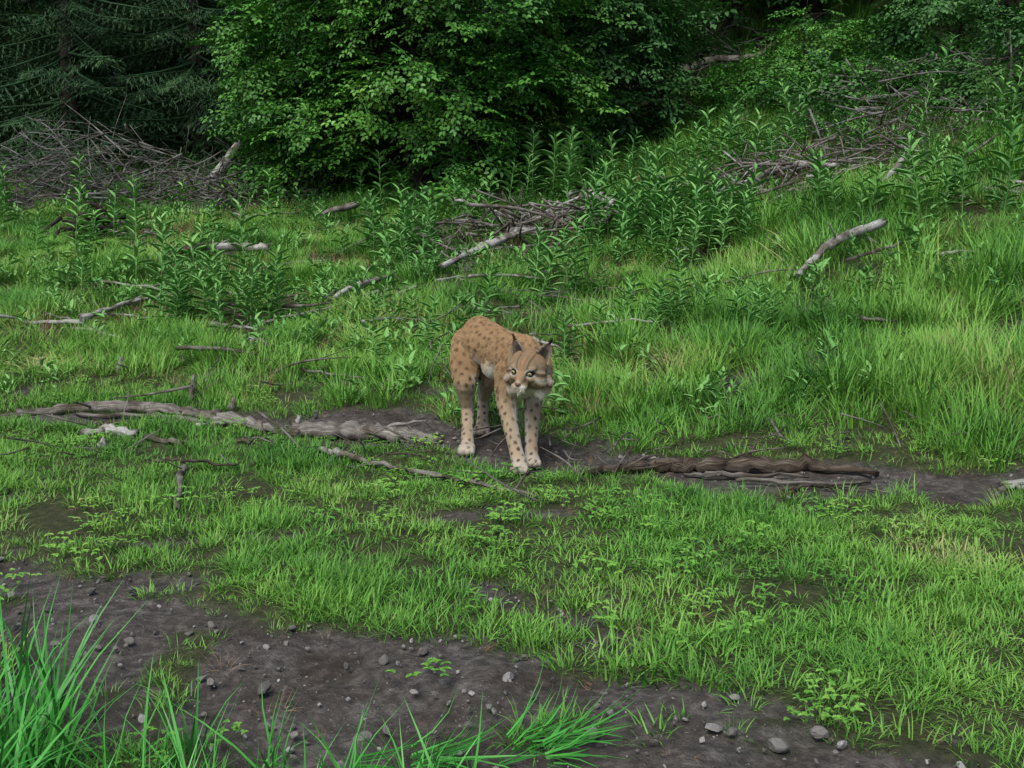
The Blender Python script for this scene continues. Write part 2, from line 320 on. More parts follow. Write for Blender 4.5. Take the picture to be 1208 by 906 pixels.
# ---------- dead wood definitions (world x,y)
LOGS=[
('fallen_log',[(-2.75,6.01),(-2.21,6.07),(-1.67,5.83),(-1.34,5.6),(-1.08,5.42)],[.018,.030,.030,.026,.016],WOODG,dict(rough=.24,dz=.7,sub=10)),
('fallen_log',[(-2.4,5.98),(-1.8,5.8),(-1.5,5.62)],[.012,.018,.010],WOODG,dict(rough=.2)),
('fallen_log',[(-1.10,5.47),(-.79,5.41),(-.55,5.33),(-.36,5.27)],[.042,.038,.036,.02],WOODG,dict(rough=.24,sub=10)),
('fallen_branch',[(-.87,5.03),(-.63,4.84),(-.23,4.51),(.10,4.28)],[.013,.011,.009,.005],WOODG,dict(dz=2.2)),
('fallen_branch',[(-.9,5.05),(-.78,4.95),(-.70,4.90)],[.014,.017,.012],WOODS,dict(dz=2)),
('rotten_log',[(.33,4.66),(.6,4.70),(.80,4.69),(1.21,4.67),(1.58,4.60)],[.012,.024,.032,.028,.010],WOODB,dict(rough=.3,wig=.007,sub=12,dz=.8)),
('rotten_log',[(.75,4.60),(.9,4.58),(1.25,4.55)],[.008,.012,.008],WOODG,dict(rough=.3)),
('fallen_branch',[(.95,4.5),(1.25,4.42),(1.5,4.47)],[.008,.010,.006],WOODG,dict(rough=.2)),
('fallen_branch',[(-1.36,8.22),(-1.15,8.45),(-.97,8.72)],[.018,.024,.018],WOODS,dict(dz=5)),
('silver_branch',[(-.56,8.75),(-.26,9.5),(.03,10.1),(.06,10.32),(.41,10.59)],[.022,.036,.032,.028,.015],WOODS,dict(dz=5)),
('silver_branch',[(-.0,10.2),(.3,10.9)],[.022,.012],WOODS,dict(dz=8)),
('fallen_log',[(.62,11.8),(.85,11.5),(1.06,11.25)],[.045,.05,.036],WOODS,dict(dz=4)),
('fallen_log',[(1.95,7.5),(2.28,7.78),(2.72,8.15)],[.018,.032,.028],WOODS,dict(dz=6.0)),
('fallen_branch',[(2.26,7.45),(2.73,7.78)],[.012,.010],WOODG,dict(dz=12)),
('fallen_branch',[(-3.51,7.87),(-3.07,7.83)],[.012,.018],WOODS,dict(dz=6)),
('fallen_branch',[(-3.07,7.83),(-2.98,8.4),(-2.81,8.77)],[.020,.017,.010],WOODS,dict(dz=7)),
('fallen_log',[(-2.95,10.5),(-2.6,10.5),(-2.33,10.46)],[.03,.04,.036],WOODS,dict(dz=3.0)),
('fallen_branch',[(-3.1,10.1),(-2.9,10.5)],[.03,.03],WOODB,dict(dz=4)),
('fallen_branch',[(-2.06,12.0),(-1.72,12.1)],[.03,.04],WOODG,dict(dz=5)),
('fallen_trunk',[(1.15,16.6),(1.7,16.5),(2.2,16.4)],[.10,.10,.08],WOODG,dict(dz=3.5)),
('fallen_branch',[(2.2,16.4),(2.9,16.5),(3.4,16.2),(3.9,16.6)],[.05,.045,.04,.02],WOODG,dict(dz=8)),
('leaning_snag',[(-3.95,14.6),(-3.6,14.4),(-3.25,14.2)],[.07,.06,.05],WOODS,dict(dz=1,zs=[.1,.5,.95])),
('fallen_branch',[(-1.47,4.8),(-1.40,4.5),(-1.30,4.12)],[.010,.013,.009],WOODG,dict(dz=2.5,rough=.25)),
('fallen_branch',[(-1.62,4.82),(-1.45,4.78),(-1.22,4.75)],[.006,.008,.005],WOODB,dict(dz=6)),
('driftwood_chunk',[(-2.2,5.5),(-2.05,5.46),(-1.9,5.4)],[.014,.026,.012],WOODS,dict(rough=.35,dz=1)),
('driftwood_chunk',[(-1.8,5.32),(-1.6,5.2)],[.015,.015],WOODG,dict(rough=.3,dz=1)),
('fallen_branch',[(2.0,4.35),(2.25,4.30)],[.010,.012],WOODS,dict(dz=2)),
('fallen_branch',[(3.2,9.6),(3.6,10.2),(3.7,10.9)],[.02,.024,.014],WOODS,dict(dz=9)),
('fallen_branch',[(2.1,10.6),(2.7,10.9),(3.3,10.7)],[.025,.032,.016],WOODS,dict(dz=6)),
('fallen_branch',[(3.9,12.6),(4.7,12.5)],[.025,.018],WOODS,dict(dz=9)),
('fallen_log',[(1.5,9.6),(1.9,10.3),(2.2,10.6)],[.026,.032,.022],WOODS,dict(dz=8)),
]
rb=np.random.RandomState(77)
for i in range(84):
    a=rb.uniform(-4.2,4.8);b=rb.uniform(6.2,12.8); 
    if abs(a)>.5*b: continue
    l=rb.uniform(.08,.42);az=rb.uniform(-.9,.9);r=rb.uniform(.006,.016)
    LOGS.append(('fallen_branch',[(a-l*math.cos(az),b-l*math.sin(az)),(a+rb.uniform(-.05,.05),b+rb.uniform(-.05,.05)),(a+l*math.cos(az),b+l*math.sin(az))],[r,r*.9,r*.5],[WOODS,WOODG,WOODS][i%3],dict(dz=rb.uniform(5,11),seg=7,sub=4)))
for i in range(30):
    a=rb.uniform(-2.9,2.2); b=float(np.interp(a,[-4,-1.85,-.7,.05,1.06,2.06,5],[6.0,5.75,5.45,5.05,4.5,4.33,4.2]))+rb.normal(0,.14)
    if -.35<a<.25: continue
    l=rb.uniform(.03,.13);az=rb.uniform(-1.2,1.2);r=rb.uniform(.004,.011)
    LOGS.append(('wood_debris',[(a-l*math.cos(az),b-l*math.sin(az)),(a,b+rb.uniform(-.02,.02)),(a+l*math.cos(az),b+l*math.sin(az))],[r,r*1.1,r*.5],[WOODS,WOODG,WOODB][i%3],dict(dz=1.5,seg=7,sub=4,rough=.25)))
SEG=np.array([(*p[i],*p[i+1]) for _,p,_,_,_ in LOGS for i in range(len(p)-1)])
BR=[('brush_pile',.05,10.6,1.1,.6,95,.25,1.1,.006,.022,.22,WOODG,1),('brush_pile',.45,11.0,.8,.5,26,.4,1.1,.01,.026,.25,WOODS,8),
('brush_pile',-5.3,13.6,1.7,.7,380,.4,1.5,.004,.014,.9,TWIG,2),('brush_pile',-3.6,13.6,1.3,.6,150,.4,1.4,.004,.016,.6,TWIG,9),('brush_pile',-7.5,13.2,1.5,.8,200,.4,1.5,.004,.014,.9,TWIG,10),
('brush_pile',2.9,10.9,1.7,.9,150,.2,.9,.005,.018,.3,WOODG,3),('brush_pile',2.3,10.6,1.1,.6,26,.3,1.0,.006,.02,.3,WOODS,11),
('brush_pile',4.8,12.6,2.2,1.2,210,.2,1.1,.004,.018,.5,TWIG,4),('brush_pile',3.9,11.6,1.4,.8,100,.2,.9,.004,.016,.4,TWIG,14),('brush_pile',2.6,16.6,1.2,.5,110,.4,1.4,.004,.012,.9,TWIG,5)]
def woodfree(x,y,keep,dist=.15):
    x_=x[:,None];y_=y[:,None]+.06
    ax,ay,bx,by=SEG.T; dx,dy=bx-ax,by-ay; t=np.clip(((x_-ax)*dx+(y_-ay)*dy)/(dx*dx+dy*dy+1e-9),0,1)
    d=np.hypot(x_-ax-t*dx,y_-ay-t*dy).min(1)
    k=(d>dist)|(R.rand(len(x))<keep)
    for q in BR:
        e=((x-q[1])/(q[3]*.7))**2+((y-q[2]+.1)/(q[4]*.7))**2
        k&=(e>1)|(R.rand(len(x))<.25)
    return k
def cand(y0,y1,dens,sx=.53,ox=.9):
    W=sx*y1+ox; n=int(dens*2*W*(y1-y0)); x=R.uniform(-W,W,n); y=R.uniform(y0,y1,n)
    k=np.abs(x)<sx*np.maximum(y,0)+ox; return x[k],y[k]
def inst(name,coll,x,y,scale,nvar,tilt=.15,dz=0,normal=False,zs=None):
    n=len(x); z=H(x,y)+dz
    rot=np.stack([R.uniform(-tilt,tilt,n),R.uniform(-tilt,tilt,n),R.uniform(0,6.28,n)],1)
    if normal:
        e=.1; gx=(H(x+e,y)-H(x-e,y))/(2*e); gy=(H(x,y+e)-H(x,y-e))/(2*e)
        for i in range(n):
            q=Vector((0,0,1)).rotation_difference(Vector((-gx[i],-gy[i],1)))
            rot[i]=(q.to_matrix()@Matrix.Rotation(rot[i,2],3,'Z')).to_euler()[:]
    s=np.repeat(np.asarray(scale,float)[:,None],3,1)
    if zs is not None: s[:,2]=s[:,2]*zs
    return scatter(name,coll,np.stack([x,y,z],1),rot,s,R.randint(0,nvar,n))
def upf(x,y): return ss(-.1,1.3,y-toe(x))
lynxpaws=[(.035,4.73),(.088,4.84),(-.212,5.06),(-.15,5.42)]
def clear(x,y,r=.075):
    k=np.ones(len(x),bool)
    for a,b in lynxpaws: k&=((x-a)**2+(y-b+r*.4)**2)>r*r
    return k
def dmax(x,y,r=.13):
    return np.maximum.reduce([dirt(x+a*r,y+b*r) for a,b in ((0,0),(1,0),(-1,0),(0,1),(0,-1),(.7,.7),(-.7,-.7),(.7,-.7),(-.7,.7))])
def hvar(x,y): return .55+.75*(vn(x/.45,y/.45,30)+.5)+.7*vn(x/.16,y/.16,31)
x,y=cand(-1.5,7.3,30); k=(dmax(x,y)<.25)&(R.rand(len(x))>upf(x,y)*.85)&clear(x,y,.22); x,y=x[k],y[k]
inst('grass',shortp,x,y,R.uniform(.85,1.1,len(x)),8,.1,normal=True,zs=np.maximum(.35,hvar(x,y)))
x,y=cand(-1.5,7.3,380); D=dirt(x,y); u=upf(x,y); k=(dmax(x,y)>=.15)&(R.rand(len(x))>D*1.04)&(R.rand(len(x))>u*.8)&clear(x,y); x,y=x[k],y[k]
inst('grass',short,x,y,np.maximum(.35,hvar(x,y)*R.uniform(.8,1.2,len(x))),5,.25)
x,y=cand(-1,7,24); D=dirt(x,y); k=(R.rand(len(x))>D*.97)&(vn(x/.5,y/.5,33)>-.1)&clear(x,y); x,y=x[k],y[k]
inst('clover',clov,x,y,R.uniform(.7,1.2,len(x)),4)
x,y=cand(-1,6,22); D=dirt(x,y); k=(R.rand(len(x))>D*.95)&clear(x,y,.16)&(vn(x/.5,y/.4,43)>-.05); x,y=x[k],y[k]
inst('grass_tufts',longt,x,y,R.uniform(.2,.5,len(x))*(1+.7*ss(.3,2.,x)),5,.3)
def slopeh(x,y): return (.42+.50*(vn(x/.8,y/.8,34)+.5)+.8*(vn(x/.25,y/.25,35)))*(1+.45*ss(.8,2.5,x)-.15*ss(-1,-4,x))
x,y=cand(4.2,14.5,13.5); D=dirt(x,y); u=upf(x,y); k=(R.rand(len(x))>D*1.0)&(R.rand(len(x))<u)&clear(x,y,.4)&woodfree(x,y,.2,.18)&((y<10.8-.25*x)|(x<1.4)|(R.rand(len(x))<.45)); x,y=x[k],y[k]
inst('meadow_grass',longp,x,y,R.uniform(.8,1.1,len(x)),6,.1,normal=True,zs=np.maximum(.3,slopeh(x,y)*1.1))
x,y=cand(4.2,14,42); D=dirt(x,y); u=upf(x,y); k=(R.rand(len(x))>D*.9)&(R.rand(len(x))<u)&clear(x,y,.2)&woodfree(x,y,.35,.12); x,y=x[k],y[k]
inst('meadow_grass_tufts',longt,x,y,np.maximum(.3,slopeh(x,y))*R.uniform(.6,1.6,len(x)),5,.35)
x,y=cand(14,24,7,.5,2)
inst('far_grass',longp,x,y,R.uniform(1,1.6,len(x)),6,.2)
x,y=cand(5,13,36); q=vn(x/.9,y/.6,36)+.4*vn(x/.3,y/.3,37); k=(q>.04)&(R.rand(len(x))<upf(x,y)); x,y=x[k],y[k]
inst('dry_grass',dry,x,y,R.uniform(.5,1.2,len(x)),4,.4)
x,y=cand(2,6.2,16); D=dirt(x,y); k=(R.rand(len(x))<D*.35+.16)&clear(x,y,.1); x,y=x[k],y[k]
inst('dead_grass_litter',dry,x,y,R.uniform(.15,.35,len(x)),4,1.3)
fx=np.concatenate([R.uniform(-1.5,-.35,130),R.normal(-.95,.22,55),R.uniform(-.45,.1,22)]);fy=np.concatenate([R.uniform(1.35,2.35,130),R.uniform(1.9,2.5,55),R.uniform(1.88,2.08,22)])
yl=np.interp(fx,[-2,-1,-.4,0,.5],[2.9,2.42,2.10,1.98,1.7]); k=(fy<yl)&(vn(fx/.15,fy/.15,44)>-.2); fx,fy=fx[k],fy[k]
inst('tall_grass',fresh,fx,fy,R.uniform(.3,.75,len(fx))*(1+.55*ss(-.6,-1.1,fx)),6,.4)
fx=R.normal(-.1,.13,16);fy=R.normal(2.22,.04,16); rot=np.stack([R.uniform(-1.5,-1.2,16),R.uniform(-.2,.2,16),R.uniform(-2.2,-.9,16)],1)
scatter('flattened_grass',fresh,np.stack([fx,fy,H(fx,fy)+.015],1),rot,R.uniform(.35,.55,16),R.randint(0,6,16))
x,y=cand(5.4,16,30); q=vn(x/.9,y/.9,38); k=(R.rand(len(x))<upf(x,y)*(.33+1.3*q+.3*ss(2,4,x))); x,y=x[k],y[k]
inst('low_herbs',lowh,x,y,R.uniform(.6,1.3,len(x)),4,.3)
cl=[(.35,12.6,.35,12),(.92,12.4,.4,14),(.5,11.9,.5,8),(1.03,10,.3,12),(1.42,9.5,.35,22),(1.1,9.9,.3,14),(1.83,9.1,.35,12),(1.5,8.9,.25,9),(-.97,10.2,.4,13),(-.34,10.9,.3,6),(-.9,9.3,.3,6),(.93,6.9,.13,6),(1.1,6.8,.15,5),(.75,7.2,.2,4),
(-2.35,8.2,.25,9),(-1.7,8.1,.25,7),(-2.0,8.0,.3,6),(.3,6.4,.08,3),(-.35,6.8,.2,3),(-.9,7.4,.4,6),(.5,8.6,.4,7),(-3,9.4,.5,7),(-1.6,12.6,1,14),(2.6,9.3,.4,8),(3.4,8.9,.5,7),(1.6,6.7,.4,5),(2.2,7.0,.4,4),(-4,10.5,.7,8),(2.2,11.8,.7,10),(3.2,12.2,1,12),(-5,12,1,10),(.1,7.6,.3,3),(1.3,9.2,.3,14),(4.5,10.8,.9,14),(5,12.5,1,12)]
hx=[];hy=[]
for a,b,s,n in cl: hx+=list(R.normal(a,s*.7,n));hy+=list(R.normal(b,s*.7,n))
hx=np.array(hx);hy=np.array(hy)
inst('tall_herbs',herbs,hx,hy,R.uniform(.5,1.2,len(hx))*(.55+.5*ss(6.2,9.5,hy)),5,.2)
# ---------- trees
def tree(name,base,cc,rad,nst,nsec,nsp,coll,mat,leafscale=1.,trunk=.07,seed=1):
    rr=np.random.RandomState(seed); e=empty(name); mb=MB(); P=[];Ro=[];S=[]
    base=np.array(base,float);cc=np.array(cc,float);rad=np.array(rad,float)
    for i in range(nst):
        az=i/nst*6.28+rr.uniform(-.4,.4); top=cc+rad*np.array([math.cos(az)*.45,math.sin(az)*.45,rr.uniform(.35,.9)])
        mid=(base+top)/2+np.array([math.cos(az),math.sin(az),0])*rad[0]*.12+rr.uniform(-.1,.1,3)
        sp=tube(mb,[base+rr.uniform(-.12,.12,3)*[1,1,0]-[0,0,.1],mid,top],[trunk,trunk*.6,trunk*.15],7,.08,0,8,seed*31+i,False)
        for j in range(nsec):
            f=rr.uniform(.18,1); b=sp[int(f*(len(sp)-1))]
            a2=rr.uniform(0,6.28); ev=rr.uniform(-.75,.6)+.5*(f-.5)
            dr=np.array([math.cos(a2)*math.cos(ev),math.sin(a2)*math.cos(ev),math.sin(ev)])
            tg=cc+rad*dr*rr.uniform(.68,1.18)
            m2=(b+tg)/2+np.array([0,0,.12*rad[2]])*rr.uniform(0,1)
            bp=tube(mb,[b,m2,tg],[trunk*.25,trunk*.15,.004],4,.05,0,4,seed*77+i*50+j,False)
            for k in range(nsp):
                q=1-(rr.rand()**1.4)*.6; p=bp[int(q*(len(bp)-1))]+rr.normal(0,.09,3)*rad[0]/2
                d=(tg-b); d[2]*=.25; d/=np.linalg.norm(d)+1e-6
                az3=math.atan2(d[1],d[0])-math.pi/2+rr.uniform(-1.1,1.1)
                P.append(p); Ro.append((rr.uniform(-.85,.15),rr.uniform(-.45,.45),az3)); S.append(rr.uniform(.65,1.25)*leafscale)
    link(bpy.data.objects.new('limbs',mb.mesh('limbs',[mat],True)),e)
    scatter('foliage',coll,P,Ro,np.array(S),rr.randint(0,5,len(P)),e)
tree('beech_tree',(-1.0,13.4,1.25),(-1.0,13.4,3.0),(2.1,1.7,2.5),9,27,11,sprB,BARK,.9,.06,5)
tree('beech_tree',(-2.3,13.9,1.25),(-2.3,13.9,2.5),(1.2,1.2,1.7),5,16,9,sprB,BARK,.9,.04,6)
tree('beech_tree',(.9,14.3,1.6),(.9,14.5,3.3),(1.3,1.3,2.1),6,18,9,sprD,BARK,.9,.05,7)
bg=[(2.9,17.5,2.0,3.0),(5.2,17.2,1.7,2.3),(7.2,15.5,1.7,2.2),(-3.6,18,2.2,4.2),(.8,19.5,2.6,4.8),(4.2,21,2.6,4.5),(8,20,3,5),(-1.5,20,2.8,5.5),(-6.5,22,3,5),(11,22,3.2,6),(-9.5,20,3,5),(6.8,25,3.4,7),(1.5,26,3.4,7),(-4,26,3.4,7),(-10,28,3.6,7),(12.5,29,3.6,7),(6.3,12.2,.9,1.1),(9.4,15.5,1.6,2.6),(4.0,15.2,.8,1.2),(5.6,14.2,.9,1.3),(3.1,14.2,.6,.8),(4.3,13.4,.5,.6),(5.3,11.9,.6,.7)]
for i,(bx,by,r,h) in enumerate(bg):
    z=float(H(bx,by)); fr=h<2.5 and i%3!=1
    tree('shrub' if h<4 else 'sky_blocking_tree',(bx,by,z),(bx,by,z+h*.5),(r,r*.9,h*.55),5 if h>1.5 else 3,11,7,sprB if fr else sprD,BARK,1.25 if by>16 else .8,.07 if h>2 else .02,20+i)
for i,(bx,by) in enumerate([(-7,18.5),(-2.5,23),(3.2,23.5),(8.8,24.5),(5.6,19.5),(12,20),(-11,24),(0,30),(6,31),(-6,31)]):
    z=float(H(bx,by)); r=3.3
    tree('sky_blocking_tree',(bx,by,z),(bx,by,z+8.),(r,r,3.5),3,20,7,sprD,BARK,2.1,.16,60+i)  # tall crowns added above the view to block skylight from the background
def spruce(x,y,h,seed,s=1.):
    rr=np.random.RandomState(seed); z=float(H(x,y)); e=empty('spruce_tree'); mb=MB()
    tube(mb,[(x,y,z-.1),(x,y,z+h*.5),(x,y,z+h)],[.13,.08,.01],8,.06,0,8,seed,False)
    link(bpy.data.objects.new('trunk',mb.mesh('trunk',[BARK],True)),e); P=[];Ro=[];S=[]
    zz=.35
    while zz<h:
        L1=(1-zz/h)*1.9*s+.15
        for k in range(8):
            a=rr.uniform(0,6.28); P.append((x,y,z+zz+rr.uniform(-.1,.1))); Ro.append((rr.uniform(-.45,-.05),rr.uniform(-.2,.2),a)); S.append(L1*rr.uniform(.8,1.15))
        zz+=.22
    scatter('boughs',sprS,P,Ro,np.array(S),rr.randint(0,3,len(P)),e)
for i,(a,b,h) in enumerate([(-6.1,15.6,7),(-4.5,16.2,6),(-8.2,16.5,8),(-5.3,18.5,9),(-3.2,17.8,7.5),(-7,20,9),(-9.8,19,9)]): spruce(a,b,h,100+i)
def trunk(x,y,h,r,seed):
    z=float(H(x,y)); mb=MB(); rr=np.random.RandomState(seed)
    tube(mb,[(x,y,z-.2),(x+rr.uniform(-.2,.2),y,z+h*.5),(x+rr.uniform(-.4,.4),y,z+h)],[r,r*.8,r*.5],12,.08,.01,8,seed)
    link(bpy.data.objects.new('tree_trunk',mb.mesh('tree_trunk',[BARK],True)))
for i,(a,b,r) in enumerate([(4.4,16.8,.13),(5.2,22,.2),(2.9,19,.1),(8,22,.2),(-4.1,20,.15),(2.2,17.4,.03),(3.4,17,.025),(7.3,18,.12)]): trunk(a,b,10 if r>.05 else 2.5,r,200+i)
def under(name,n,xr,yr,coll,s0,s1,f=None):
    x=R.uniform(*xr,n);y=R.uniform(*yr,n)
    if f is not None: k=f(x,y); x,y=x[k],y[k]
    n=len(x); P=np.stack([x,y,H(x,y)+R.uniform(.05,.35,n)],1)
    rot=np.stack([R.uniform(-.3,.9,n),R.uniform(-.5,.5,n),R.uniform(0,6.28,n)],1)
    scatter(name,coll,P,rot,R.uniform(s0,s1,n),R.randint(0,5,n))
under('undergrowth',3200,(1.5,12),(9.5,21),sprD,.4,.95,lambda x,y:(y>13.2-.45*(x-1.5))&(vn(x/1.1,y/1.1,40)>-.12)&(x<.6*y))
under('undergrowth',1300,(-12,3),(14.5,22),sprD,.6,1.2,lambda x,y:(vn(x/1.1,y/1.1,40)>-.1)&(x>-.6*y))
under('fresh_undergrowth',1500,(1.5,8.5),(9.5,17.5),sprB,.3,.6,lambda x,y:(vn(x/.9,y/.9,41)>.08)&(y>12.5-.5*(x-1.5)))
# ---------- logs
def gp(x,y,dz=0): return (x,y,float(H(x,y))+dz)
def log(name,pts,rad,mat,seg=12,rough=.14,wig=.004,seed=0,sub=7,dz=.6,zs=None):
    mb=MB(); rad=np.array(rad,float)
    P=[gp(a,b,r*dz+(zs[i] if zs else 0)) for i,((a,b),r) in enumerate(zip(pts,rad))]
    Q=tube(mb,P,rad,seg,rough,wig,sub,seed)
    rr=np.random.RandomState(seed+900); Ltot=np.linalg.norm(np.array(P[-1])-np.array(P[0]))
    if Ltot>.45 and name!='fallen_trunk':
        for j in range(rr.randint(1,4)):
            q=Q[rr.randint(2,len(Q)-2)]; r=rad.mean(); d=np.array(P[-1])-np.array(P[0]); d/=np.linalg.norm(d); d=d*.5+rr.uniform(-.8,.8,3); d[2]=abs(d[2])*.5; d/=np.linalg.norm(d)
            l=rr.uniform(.05,.25)*min(1.,Ltot); tube(mb,[q,q+d*l*.5+rr.uniform(-.01,.01,3),q+d*l],[r*.4,r*.3,r*.12],6,.12,0,3,seed+j)
    link(bpy.data.objects.new(name,mb.mesh(name,[mat],False)))
for i,(n_,p_,r_,m_,k_) in enumerate(LOGS): log(n_,p_,r_,m_,seed=i+1,**k_)
for i,(a,b,h) in enumerate([(-1.87,6.3,.13),(-1.58,6.05,.06),(-1.13,5.62,.06),(-2.5,6.9,.09),(-3.05,7.0,.06),(-2.0,5.2,.04)]):
    mb=MB(); p=gp(a,b,-.02); tube(mb,[p,(a+.01,b,p[2]+h*.6),(a+.02,b,p[2]+h+.02)],[.020,.018,.010],8,.25,.002,4,300+i); link(bpy.data.objects.new('wood_stub',mb.mesh('wood_stub',[WOODS])))
def brush(name,cx,cy,rx,ry,n,l0,l1,r0,r1,hz,mat,seed):
    rr=np.random.RandomState(seed); mb=MB()
    for i in range(n):
        a=cx+rr.normal(0,.5)*rx;b=cy+rr.normal(0,.5)*ry; l=l0+(l1-l0)*rr.rand()**1.6; az=rr.uniform(0,6.28); el=rr.normal(0,.38)
        r=rr.uniform(r0,r1)*(.5+.5*l/l1); d=np.array([math.cos(az)*math.cos(el),math.sin(az)*math.cos(el),math.sin(el)])
        c=np.array(gp(a,b,rr.rand()**1.5*hz*math.exp(-((a-cx)/rx)**2-((b-cy)/ry)**2)+.06)); m=c+rr.uniform(-.1,.1,3)*l
        s=c-d*l/2; e=c+d*l/2; s[2]=max(s[2],float(H(s[0],s[1]))-.02); e[2]=max(e[2],float(H(e[0],e[1]))-.02)
        tube(mb,[s,m,e],[r,r*.8,r*.35],5,.1,.0,4,seed*100+i)
        if l>.5 and rr.rand()<.6:
            q=m+(e-m)*.3; tube(mb,[q,q+(d+rr.uniform(-.8,.8,3))*l*.25],[r*.5,r*.2],4,.1,0,2,seed*100+i)
    link(bpy.data.objects.new(name,mb.mesh(name,[mat])))
for q in BR: brush(*q)
brush('dead_twigs',0,8,4.5,3.0,150,.15,.6,.003,.009,.06,WOODG,6)
brush('dead_twigs',.2,5,2.2,.4,90,.05,.3,.002,.007,.015,WOODG,7)
brush('root_stump',-4.3,11.4,.35,.25,40,.15,.4,.012,.04,.25,BARK,12)
# ---------- stones
sm,t=nt('stone'); g=N(t,'ShaderNodeTexCoord'); q=N(t,'ShaderNodeTexNoise'); q.inputs['Scale'].default_value=4; q.inputs['Detail'].default_value=8; L(t,g.outputs['Object'],q.inputs['Vector']); oi=N(t,'ShaderNodeObjectInfo')
c=ramp(t,mathn(t,'ADD',mathn(t,'MULTIPLY',q.outputs[0],.4),mathn(t,'MULTIPLY',oi.outputs['Random'],.6)),[(.2,(.06,.055,.05)),(.6,(.15,.14,.13)),(.8,(.28,.27,.26)),(.9,(.50,.49,.47))])
b=N(t,'ShaderNodeBsdfPrincipled'); b.inputs['Roughness'].default_value=.8; L(t,c.outputs[0],b.inputs[0]); o=N(t,'ShaderNodeOutputMaterial'); L(t,b.outputs[0],o.inputs[0])
def stone(seed):
    rr=np.random.RandomState(seed); bm=bmesh.new(); bmesh.ops.create_icosphere(bm,subdivisions=3,radius=1)
    sq=rr.uniform(.6,1.15,3)*[1,1,.65]; pl=rr.randn(9,3); pl/=np.linalg.norm(pl,axis=1)[:,None]
    for v in bm.verts:
        c=np.array(v.co)
        for p in pl:
            d=c@p
            if d>.62: c=c-p*(d-.62)*.9
        v.co=c*sq*(1+.03*rr.randn())
    me=bpy.data.meshes.new('stone'); bm.to_mesh(me); bm.free(); me.materials.append(sm); return me
stn=source('stone_shapes',[stone(i) for i in range(6)])
x,y=cand(1.6,6.2,520); D=dirt(x,y); k=(R.rand(len(x))<D-.25)&((y<3.8)|(R.rand(len(x))<.3)); x,y=x[k],y[k]
inst('gravel',stn,x,y,.0025+.006*R.rand(len(x))**3+.014*R.rand(len(x))**14,6,1.,dz=.002)
S=np.array([(-.62,2.94,.013),(-.70,2.68,.013),(-.617,2.57,.022),(-.76,2.6,.02),(-.79,2.63,.016),(-.24,2.53,.012),(.226,2.40,.018),(.54,2.5,.013),(-.34,2.32,.024),(-.29,2.35,.016),(.46,2.34,.024),(.50,2.32,.02),(.70,2.33,.022),(.59,2.27,.026),(-1.3,3.24,.02),(.18,2.3,.02),(-1.2,3.0,.02),(-1.25,2.85,.017),(-.1,2.36,.013),(-.55,2.8,.01),(.05,2.5,.012),(.3,2.55,.01),(-.9,2.9,.014)])
inst('stones',stn,S[:,0],S[:,1],S[:,2],6,.5,dz=.004)
# ---------- LYNX
LX=empty('lynx')
HM=Matrix.Translation((.070,4.79,.452))@Matrix.Rotation(math.radians(-20),4,'Z')@Matrix.Rotation(math.radians(3),4,'X')@Matrix.Rotation(math.radians(5),4,'Y')@Matrix.Scale(1.12,4)
HR=np.array(HM.to_3x3()); HT=np.array(HM.translation); HMi=np.array(HM.inverted())
sp=bmesh.new(); bmesh.ops.create_icosphere(sp,subdivisions=3,radius=1); SV=np.array([v.co[:] for v in sp.verts]); SF=np.array([[v.index for v in f.verts] for f in sp.faces]); sp.free()
VV=[];FF=[];cnt=[0]
def ell(c,r,M=None,rot=None):
    v=SV*np.asarray(r,float)
    if rot is not None: v=v@np.array(rot.to_3x3()).T
    v=v+np.asarray(c,float)
    if M is not None: v=v@np.array(M.to_3x3()).T+np.array(M.translation)
    VV.append(v);FF.append(SF+cnt[0]);cnt[0]+=len(v)
def caps(pts,rad,M=None):
    for (a,b),(ra,rb) in zip(zip(pts[:-1],pts[1:]),zip(rad[:-1],rad[1:])):
        a=np.array(a,float);b=np.array(b,float);n=max(2,int(np.linalg.norm(b-a)/(min(ra,rb)*.22)))
        for i in range(n+1):
            f=i/n; r=ra+(rb-ra)*f; ell(a+(b-a)*f,(r,r,r),M)
def paw(x,y,z0,yaw=0.,k=.97):
    M=Matrix.Translation((x,y,z0))@Matrix.Rotation(yaw,4,'Z')
    ell((0,0.005,.030),(.042*k,.052*k,.030),M)
    for tx in (-.031,-.0105,.0105,.031): ell((tx*k,-.043*k+abs(tx)*.4,.021),(.0135*k,.023*k,.020),M)
g0=[float(H(a,b)) for a,b in lynxpaws]
caps([(-.165,5.42,.512),(-.14,5.34,.515),(-.05,5.19,.492),(.03,5.06,.475),(.055,4.97,.460)],[.104,.110,.098,.110,.098])
ell((.04,5.03,.515),(.09,.12,.075)); ell((-.16,5.40,.555),(.082,.10,.080)); ell((.055,4.94,.415),(.072,.08,.10)); ell((-.08,5.2,.43),(.068,.12,.07))
caps([(.055,4.97,.49),(.07,4.86,.465)],[.092,.090])
ell((.130,4.90,.445),(.052,.06,.08))
z=g0[0]; caps([(-.010,4.96,.42),(-.026,4.94,.30),(-.008,4.875,.20),(.014,4.805,.11),(.030,4.755,z+.045)],[.067,.048,.036,.031,.034]); paw(.035,4.73,z,-.1)
z=g0[1]; caps([(.10,4.99,.42),(.098,4.99,.29),(.092,4.93,.19),(.088,4.885,.11),(.087,4.86,z+.045)],[.062,.045,.034,.030,.033]); paw(.088,4.84,z,.1)
